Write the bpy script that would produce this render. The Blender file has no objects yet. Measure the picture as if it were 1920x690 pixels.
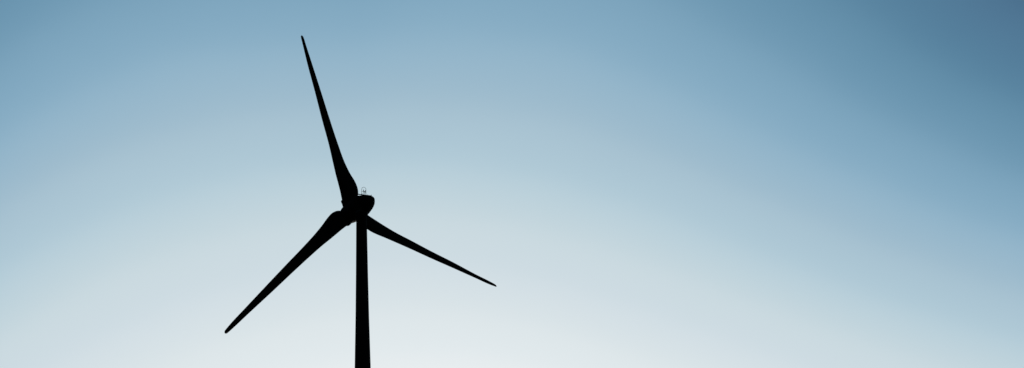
import bpy, bmesh, math, random
from mathutils import Matrix, Vector

SC = bpy.context.scene
COL = SC.collection
R = math.radians
random.seed(4)

# ------------------------------------------------------------------ camera
F_PX, PITCH, CX, ROLL, DIST = 1252.6, 0.64363, 677.35, 0.00788, 111.832
cam = bpy.data.cameras.new('camera')
cam.sensor_width = 36.0
cam.lens = 36.0 * F_PX / 1920.0
cam.shift_x = (960.0 - CX) / 1920.0
cam.clip_start, cam.clip_end = 0.1, 30000.0
cam_o = bpy.data.objects.new('camera', cam)
COL.objects.link(cam_o)
cam_o.matrix_world = (Matrix.Translation((0, -DIST, 1.7))
                      @ Matrix.Rotation(math.pi / 2 + PITCH, 4, 'X')
                      @ Matrix.Rotation(-ROLL, 4, 'Z'))
SC.camera = cam_o

# ------------------------------------------------------------------ sky
SUN_EL, SUN_AZ = R(10), R(8)
w = bpy.data.worlds.new('World')
SC.world = w
w.use_nodes = True
nt = w.node_tree
nd, lk = nt.nodes, nt.links
bg = nd['Background']
bg.inputs['Strength'].default_value = 0.1
sky = nd.new('ShaderNodeTexSky')
sky.sky_type = 'NISHITA'
sky.sun_disc = False
sky.sun_elevation, sky.sun_rotation = SUN_EL, SUN_AZ
sky.dust_density = 4.0
tc = nd.new('ShaderNodeTexCoord')
sep = nd.new('ShaderNodeSeparateXYZ')
lk.new(tc.outputs['Generated'], sep.inputs[0])


def mt(op, a, b=None, c=None):
    n = nd.new('ShaderNodeMath')
    n.operation = op
    for i, v in enumerate((a, b, c)):
        if v is None:
            continue
        if isinstance(v, (int, float)):
            n.inputs[i].default_value = v
        else:
            lk.new(v, n.inputs[i])
    return n.outputs[0]


# how thick and bright the air is towards each direction: the sky model's
# luminance plus how the haze thins with height and away from the sun
X = mt('MINIMUM', mt('MAXIMUM', sep.outputs[0], -0.75), 0.75)
Y, Z = sep.outputs[1], sep.outputs[2]
bw = nd.new('ShaderNodeRGBToBW')
lk.new(sky.outputs[0], bw.inputs[0])
logn = mt('LOGARITHM', mt('MAXIMUM', bw.outputs[0], 0.05), math.e)
q = [-0.0273, 0.4608, -0.3544, 0.0869, 0.7628, -1.2099, 0.5849]
X2 = mt('MULTIPLY', X, X)
s = mt('ADD', Z, mt('MULTIPLY', X, q[0]))
s = mt('ADD', s, mt('MULTIPLY', X2, q[1]))
s = mt('ADD', s, mt('MULTIPLY', mt('MULTIPLY', X2, X), q[2]))
s = mt('ADD', s, mt('MULTIPLY', mt('MULTIPLY', X, Z), q[3]))
s = mt('ADD', s, mt('MULTIPLY', mt('MULTIPLY', X2, X2), q[4]))
XP = mt('MAXIMUM', X, 0.0)
ZC = mt('SUBTRACT', Z, 0.4)
s = mt('ADD', s, mt('MULTIPLY', mt('MULTIPLY', XP, mt('MULTIPLY', ZC, ZC)), q[5]))
s = mt('ADD', s, mt('MULTIPLY', mt('MULTIPLY', mt('MULTIPLY', XP, XP), Z), q[6]))
s = mt('SUBTRACT', s, mt('MULTIPLY', logn, 0.06))
haze_n = nd.new('ShaderNodeTexNoise')          # very faint unevenness of the haze
haze_n.inputs['Scale'].default_value = 5.0
haze_n.inputs['Detail'].default_value = 3.0
stretch = nd.new('ShaderNodeMapping')
stretch.inputs['Scale'].default_value = (1.0, 1.0, 2.6)
lk.new(tc.outputs['Generated'], stretch.inputs[0])
lk.new(stretch.outputs[0], haze_n.inputs['Vector'])
s = mt('ADD', s, mt('MULTIPLY', mt('SUBTRACT', haze_n.outputs['Fac'], 0.5), 0.012))
s = mt('ADD', s, mt('MAXIMUM', mt('MULTIPLY', mt('SUBTRACT', 0.25, Y), 0.8), 0.0))
ramp = nd.new('ShaderNodeValToRGB')
lk.new(mt('DIVIDE', s, 1.4), ramp.inputs[0])
KS = [0.05, 0.2004, 0.2845, 0.3686, 0.4526, 0.5367, 0.6208, 0.7049, 0.789, 0.8731, 0.9572, 1.08, 1.35]
KC = [(0.90, 0.905, 0.90),
      (0.782, 0.835, 0.856),
      (0.712, 0.783, 0.812),
      (0.632, 0.7232, 0.7721),
      (0.5704, 0.6821, 0.7342),
      (0.457, 0.6024, 0.685),
      (0.3676, 0.5194, 0.6234),
      (0.2684, 0.4376, 0.568),
      (0.184, 0.345, 0.478),
      (0.113, 0.248, 0.370),
      (0.074, 0.167, 0.275),
      (0.042, 0.1, 0.18),
      (0.016, 0.04, 0.085)]
cr = ramp.color_ramp
cr.interpolation = 'CARDINAL'
while len(cr.elements) < len(KS):
    cr.elements.new(0.5)
for e, k, c in zip(cr.elements, KS, KC):
    e.position = k / 1.4
for e, k, c in zip(cr.elements, KS, KC):
    e.color = (*c, 1)
vm = nd.new('ShaderNodeVectorMath')
vm.operation = 'SCALE'
vm.inputs['Scale'].default_value = 10.0
lk.new(ramp.outputs[0], vm.inputs[0])
lk.new(vm.outputs[0], bg.inputs['Color'])

# ------------------------------------------------------------------ sun, behind the turbine and below the frame
sl = bpy.data.lights.new('sun', 'SUN')
sl.energy = 2.0
sl.angle = R(0.5)
sl.color = (1.0, 0.93, 0.82)
so = bpy.data.objects.new('sun', sl)
COL.objects.link(so)
sd = Vector((math.sin(SUN_AZ) * math.cos(SUN_EL), math.cos(SUN_AZ) * math.cos(SUN_EL), math.sin(SUN_EL)))
so.rotation_euler = sd.to_track_quat('Z', 'Y').to_euler()
so.location = (40, 60, 120)

SC.view_settings.view_transform = 'Standard'
SC.view_settings.look = 'None'
SC.view_settings.exposure = 0
SC.view_settings.gamma = 1
SC.view_settings.use_curve_mapping = False


# ------------------------------------------------------------------ helpers
def material(name, base, base2, scale, rough=0.6, spec=0.12, metal=0.0, bump=0.0):
    m = bpy.data.materials.new(name)
    m.use_nodes = True
    n, l = m.node_tree.nodes, m.node_tree.links
    b = n['Principled BSDF']
    b.inputs['Roughness'].default_value = rough
    b.inputs['Specular IOR Level'].default_value = spec
    b.inputs['Metallic'].default_value = metal
    t = n.new('ShaderNodeTexCoord')
    no = n.new('ShaderNodeTexNoise')
    no.inputs['Scale'].default_value = scale
    no.inputs['Detail'].default_value = 6
    r = n.new('ShaderNodeValToRGB')
    r.color_ramp.elements[0].position, r.color_ramp.elements[1].position = 0.35, 0.68
    r.color_ramp.elements[0].color = (*base, 1)
    r.color_ramp.elements[1].color = (*base2, 1)
    l.new(t.outputs['Object'], no.inputs['Vector'])
    l.new(no.outputs['Fac'], r.inputs[0])
    l.new(r.outputs[0], b.inputs['Base Color'])
    if bump:
        bp = n.new('ShaderNodeBump')
        bp.inputs['Strength'].default_value = bump
        l.new(no.outputs['Fac'], bp.inputs['Height'])
        l.new(bp.outputs[0], b.inputs['Normal'])
    return m


M_PAINT = material('tower_backlit_black', (0.0035, 0.0035, 0.004), (0.006, 0.006, 0.006), 0.6, 0.8, 0.01)  # backlit shade put into the base colour; turbine paint is usually white
M_BLADE = material('blade_backlit_black', (0.0035, 0.0035, 0.0035), (0.006, 0.0058, 0.0055), 0.8, 0.8, 0.01)  # near-black stands for the blades' shaded side, set in their colour
M_NAC = material('nacelle_backlit_black', (0.0035, 0.0035, 0.004), (0.006, 0.006, 0.006), 1.2, 0.8, 0.01)  # shell, hub and collars: silhouette darkness held in the base colour
M_METAL = material('galvanised_backlit_black', (0.010, 0.011, 0.012), (0.016, 0.017, 0.018), 8, 0.7, 0.05)  # metal fittings darkened in colour to read as backlit silhouettes
M_GROUND = material('field_grass_soil', (0.035, 0.05, 0.018), (0.07, 0.065, 0.035), 0.15, 0.95, 0.1, bump=0.4)


def link(name, bm, mat, parent=None, smooth=True):
    bmesh.ops.recalc_face_normals(bm, faces=bm.faces)
    me = bpy.data.meshes.new(name)
    bm.to_mesh(me)
    bm.free()
    me.materials.append(mat)
    if smooth:
        for f in me.polygons:
            f.use_smooth = True
        try:
            me.set_sharp_from_angle(angle=R(42))
        except Exception:
            pass
    o = bpy.data.objects.new(name, me)
    COL.objects.link(o)
    if parent is not None:
        o.parent = parent
    return o


def loft(bm, rings, cap=True):
    vs = [[bm.verts.new(p) for p in ring] for ring in rings]
    n = len(vs[0])
    for a, b in zip(vs[:-1], vs[1:]):
        for i in range(n):
            bm.faces.new((a[i], a[(i + 1) % n], b[(i + 1) % n], b[i]))
    if cap:
        bm.faces.new(list(reversed(vs[0])))
        bm.faces.new(vs[-1])


def revolve(bm, c, ax, u, v, prof, n=64, clip=None, lift=0.0):
    rings = []
    for t, r in prof:
        ring = []
        for i in range(n):
            an = 2 * math.pi * i / n
            x, y = r * math.cos(an), r * math.sin(an)
            if lift:
                x *= 1 - 0.30 * max(0.0, min(1.0, -y / 2.0)) * max(0.0, min(1.0, (1.2 - t) / 2.0))
                if t < 0:
                    y += lift * t * t
            top = (clip - 0.22 * max(0.0, -t)) if clip is not None else 99
            if y > top:
                y = top + (y - top) * 0.10
            ring.append(c + ax * t + u * x + v * y)
        rings.append(ring)
    loft(bm, rings)


def tube(bm, pts, r, n=8, closed=False):
    pts = [Vector(p) for p in pts]
    rings = []
    prev = None
    for i, p in enumerate(pts):
        d = (pts[min(i + 1, len(pts) - 1)] - pts[max(i - 1, 0)]).normalized()
        if prev is None:
            up = Vector((0, 0, 1)) if abs(d.z) < 0.9 else Vector((1, 0, 0))
            a = d.cross(up).normalized()
        else:
            a = (prev - d * prev.dot(d)).normalized()
        prev = a
        b = d.cross(a)
        rings.append([p + (a * math.cos(2 * math.pi * k / n) + b * math.sin(2 * math.pi * k / n)) * r for k in range(n)])
    loft(bm, rings)


def slab(bm, c, ex, ey, ez, hx, hy, hz):
    v = [bm.verts.new(c + ex * (sx * hx) + ey * (sy * hy) + ez * (sz * hz))
         for sz in (-1, 1) for sx, sy in ((-1, -1), (1, -1), (1, 1), (-1, 1))]
    for f in ((3, 2, 1, 0), (4, 5, 6, 7), (0, 1, 5, 4), (1, 2, 6, 5), (2, 3, 7, 6), (3, 0, 4, 7)):
        bm.faces.new([v[i] for i in f])


# ------------------------------------------------------------------ ground (below the frame, out to the horizon)
bm = bmesh.new()
NR, NA = 40, 64
prev = None
c0 = bm.verts.new((0, 0, 0))
for i in range(NR):
    rr = 6 * (1.19 ** i)
    ring = []
    for k in range(NA):
        an = 2 * math.pi * k / NA
        x, y = rr * math.cos(an), rr * math.sin(an)
        far = max(0.0, (rr - 250) / 1500)
        z = -0.02 + min(far, 3) * 6 * (math.sin(x * 0.0021 + 1) * math.cos(y * 0.0017) - 0.8)
        ring.append(bm.verts.new((x, y, z)))
    if prev is None:
        for k in range(NA):
            bm.faces.new((c0, ring[k], ring[(k + 1) % NA]))
    else:
        for k in range(NA):
            bm.faces.new((prev[k], ring[k], ring[(k + 1) % NA], prev[(k + 1) % NA]))
    prev = ring
g = link('ground', bm, M_GROUND)
g['kind'] = 'structure'

# ------------------------------------------------------------------ wind turbine
turbine = bpy.data.objects.new('wind_turbine', None)
COL.objects.link(turbine)
turbine['label'] = 'backlit three-bladed wind turbine seen from behind, silhouetted against a pale blue evening sky'
turbine['category'] = 'wind turbine'

AX = Vector((-0.57709864, 0.81045838, 0.10057021)).normalized()     # rotor axis, pointing upwind, away from camera
E1 = Vector((0.81458838, 0.58003946, 0.0)).normalized()             # sideways, to the right
E2 = E1.cross(AX).normalized()
if E2.z < 0:
    E2 = -E2
TOP = Vector((0, 0, 80.0))
HUB = Vector((-1.99773, 2.80555, 80.34814))
ROT_R = 41.0
UP = Vector((0, 0, 1))

# tower: welded conical steel tube
bm = bmesh.new()
prof = [(0, 2.15), (0.25, 2.15), (0.25, 2.05), (12, 1.90), (24, 1.72), (36, 1.56), (47.1, 1.37), (55.3, 1.235),
        (64.3, 1.15), (72, 1.10), (76.4, 1.08), (78.9, 1.07)]
rings = [[Vector((r * math.cos(2 * math.pi * k / 72), r * math.sin(2 * math.pi * k / 72), z)) for k in range(72)]
         for z, r in prof]
loft(bm, rings)
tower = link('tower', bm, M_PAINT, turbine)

# nacelle: egg-shaped shell with a flattened roof
bm = bmesh.new()
prof = []
CEN, LB, RHO = 0.45, 4.2, 2.42
for i in range(0, 25):
    th = math.pi / 2 * i / 24
    prof.append((CEN - LB * math.cos(th), max(0.03, RHO * math.sin(th) ** 1.3)))
for t, r in ((1.0, 2.41), (1.6, 2.36), (2.0, 2.30)):
    prof.append((t, r))
revolve(bm, TOP, AX, E1, E2, prof, clip=1.38, lift=0.05)
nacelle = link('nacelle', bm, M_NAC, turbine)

# yaw collar where the nacelle turns on the tower
bm = bmesh.new()
revolve(bm, Vector((0, 0, 0)), UP, Vector((1, 0, 0)), Vector((0, 1, 0)), [(77.75, 1.12), (77.8, 1.3), (78.6, 1.34), (78.7, 1.2)], 48)
link('yaw_bearing', bm, M_METAL, turbine)

# spinner (hub cover)
bm = bmesh.new()
prof = [(2.08, 2.14), (2.12, 2.2), (2.6, 2.2), (3.3, 2.17), (4.1, 2.08), (4.8, 1.95), (5.45, 1.74), (5.9, 1.42),
        (6.2, 0.9), (6.33, 0.4), (6.35, 0.03)]
revolve(bm, TOP, AX, E1, E2, prof)
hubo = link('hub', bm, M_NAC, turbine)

# blades: leading and trailing edge curves, tangential and axial, in metres
ST = [0.055, 0.085, 0.12, 0.16, 0.21, 0.28, 0.38, 0.52, 0.68, 0.85, 0.95, 0.985, 1.0]
LT = [-1.35, -1.25, -1.12, -1.04, -0.94, -0.76, -0.63, -0.578, -0.59, -0.60, -0.63, -0.62, -0.58]
LA = [0.35, 0.33, 0.30, 0.30, 0.34, 0.28, -0.02, -0.28, -0.855, -1.42, -1.98, -2.13, -2.16]
TT = [1.62, 2.36, 2.76, 2.702, 2.317, 1.947, 1.649, 1.349, 0.961, 0.495, 0.196, 0.04, -0.05]
TA = [-0.55, -0.80, -0.84, -0.76, -0.46, -0.25, -0.299, -0.53, -1.031, -1.625, -2.02, -2.24, -2.29]
BT = [-2.114, 0.914, 0.932]
BA = [-1.432, -0.765, 2.113]
PH = 1.98648946


def hermite(v, x):
    n = len(ST)
    m = []
    for i in range(n):
        if i == 0:
            m.append((v[1] - v[0]) / (ST[1] - ST[0]))
        elif i == n - 1:
            m.append((v[-1] - v[-2]) / (ST[-1] - ST[-2]))
        else:
            h0, h1 = ST[i] - ST[i - 1], ST[i + 1] - ST[i]
            m.append((h1 * (v[i] - v[i - 1]) / h0 + h0 * (v[i + 1] - v[i]) / h1) / (h0 + h1))
    k = 0
    while k < n - 2 and x > ST[k + 1]:
        k += 1
    h = ST[k + 1] - ST[k]
    t = (x - ST[k]) / h
    return ((2 * t ** 3 - 3 * t * t + 1) * v[k] + (t ** 3 - 2 * t * t + t) * h * m[k]
            + (-2 * t ** 3 + 3 * t * t) * v[k + 1] + (t ** 3 - t * t) * h * m[k + 1])


def section(x, n=20):
    """closed outline in (chord fraction, thickness fraction), from ellipse at the root to airfoil"""
    tc_ = max(0.21, 0.21 + 0.42 * max(0.0, 1 - (x - 0.05) / 0.15) ** 1.6)
    mix = min(1.0, max(0.0, (x - 0.06) / 0.10))
    pts = []
    for i in range(2 * n):
        an = math.pi * i / n
        c = 0.5 - 0.5 * math.cos(an)
        el = 0.5 * math.sin(an) * tc_
        naca = 5 * tc_ * (0.2969 * math.sqrt(max(c, 0.0)) - 0.1260 * c - 0.3516 * c * c + 0.2843 * c ** 3 - 0.1036 * c ** 4)
        naca = naca + 0.004
        sg = 1 if an < math.pi else -1
        camber = 0.10 * c * (1 - c) * mix
        pts.append((c, (1 - mix) * el + mix * (sg * naca * (0 if i % n == 0 else 1)) + camber))
    return pts


def blade_frame(k):
    t = PH + k * 2 * math.pi / 3
    rad = E1 * math.cos(t) + E2 * math.sin(t)
    tan = E1 * math.sin(t) - E2 * math.cos(t)
    return rad, tan


def make_blade(k):
    rad, tan = blade_frame(k)
    bm = bmesh.new()
    rings = []
    N = 74
    for i in range(N + 1):
        u = i / N
        x = ST[0] + (1 - ST[0]) * (u if u < 0.85 else 0.85 + 0.15 * (1 - max(0.0, 1 - (u - 0.85) / 0.15) ** 1.8))
        F2 = max(0.0, x - 0.1) ** 2
        l = Vector((hermite(LT, x) + BT[k] * F2, hermite(LA, x) + BA[k] * F2))
        e = Vector((hermite(TT, x) + BT[k] * F2, hermite(TA, x) + BA[k] * F2))
        if x > 0.992:
            m = (l + e) * 0.5
            sh = math.sqrt(max(0.02, 1 - ((x - 0.992) / 0.008) ** 2))
            l = m + (l - m) * sh
            e = m + (e - m) * sh
        ch = e - l
        nn = Vector((-ch.y, ch.x))
        ring = []
        for c, th in section(x):
            q_ = l + ch * c + nn * th
            ring.append(HUB + rad * (ROT_R * x) + tan * q_.x + AX * q_.y)
        rings.append(ring)
    loft(bm, rings)
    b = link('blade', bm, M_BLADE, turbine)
    # bearing ring at the blade's root
    bm = bmesh.new()
    c = HUB + tan * -0.1 + AX * -0.05
    v = tan.cross(rad)
    revolve(bm, c, rad, tan, v, [(0.8, 1.44), (2.5, 1.44), (2.55, 1.49), (2.9, 1.49), (2.95, 1.34)], 48)
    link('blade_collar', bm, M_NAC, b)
    return b


for k in range(3):
    make_blade(k)

# ---- things on the nacelle roof
FW = Vector((AX.x, AX.y, 0)).normalized()


def roof(t, q_, h):      # t metres to the right, q_ metres back, h metres above the shaft
    return TOP + E1 * t - FW * q_ + UP * h


bm = bmesh.new()
outline = [(-1.62, 1.14), (1.02, 2.24), (1.08, 2.06), (-1.56, 0.96)]
loft(bm, [[roof(t, q_, 1.62) for t, q_ in outline], [roof(t, q_, 1.73) for t, q_ in outline]])
link('roof_rail', bm, M_METAL, nacelle, smooth=False)
for t, q_ in ((-0.95, 1.33), (-0.3, 1.60), (0.75, 2.04)):
    bm = bmesh.new()
    tube(bm, [roof(t, q_, 1.2), roof(t, q_, 1.71)], 0.05)
    link('rail_post', bm, M_METAL, nacelle)

HX = Vector((1, 0, 0))
HC = roof(-0.385, 1.42, 1.78)
bm = bmesh.new()
pts = [HC - HX * 0.44]
for i in range(0, 15):
    an = math.pi * (1 - i / 14)
    pts.append(HC + HX * 0.44 * math.cos(an) + UP * (1.38 + 0.58 * math.sin(an)))
pts.append(HC + HX * 0.44)
tube(bm, pts, 0.036)
tube(bm, [HC - HX * 0.44 + UP * 0.86, HC + HX * 0.44 + UP * 0.86], 0.035)
tube(bm, [HC - HX * 0.44 + UP * 0.3, HC + HX * 0.44 + UP * 0.3], 0.025)
link('lightning_hoop', bm, M_METAL, nacelle)

bm = bmesh.new()
tube(bm, [HC + HX * 0.05, HC + HX * 0.05 + UP * 0.75], 0.035)
revolve(bm, HC + HX * 0.05 + UP * 0.62, UP, HX, Vector((0, 1, 0)), [(0, 0.03), (0.02, 0.13), (0.24, 0.15), (0.3, 0.05)], 16)
tube(bm, [HC + HX * 0.05 + UP * 0.85, HC - HX * 0.08 + UP * 1.2], 0.05)
revolve(bm, HC - HX * 0.08 + UP * 1.12, UP, HX, Vector((0, 1, 0)), [(0, 0.03), (0.03, 0.09), (0.14, 0.09), (0.2, 0.02)], 12)
link('anemometer', bm, M_METAL, nacelle)

bm = bmesh.new()
c = HC + HX * 0.36
tube(bm, [c + UP * 0.78, c + UP * 1.2], 0.03)
slab(bm, c + UP * 1.02, HX, Vector((0, 1, 0)), UP, 0.09, 0.015, 0.07)
slab(bm, c + UP * 0.62, HX, Vector((0, 1, 0)), UP, 0.05, 0.05, 0.13)
link('wind_vane', bm, M_METAL, nacelle)

for t, qq, h in ((0.97, 2.18, 0.14), (-0.9, 1.36, 0.16), (0.3, 1.85, 0.1)):
    bm = bmesh.new()
    tube(bm, [roof(t, qq, 1.78), roof(t, qq, 1.8 + h)], 0.04)
    link('roof_eyelet', bm, M_METAL, nacelle)
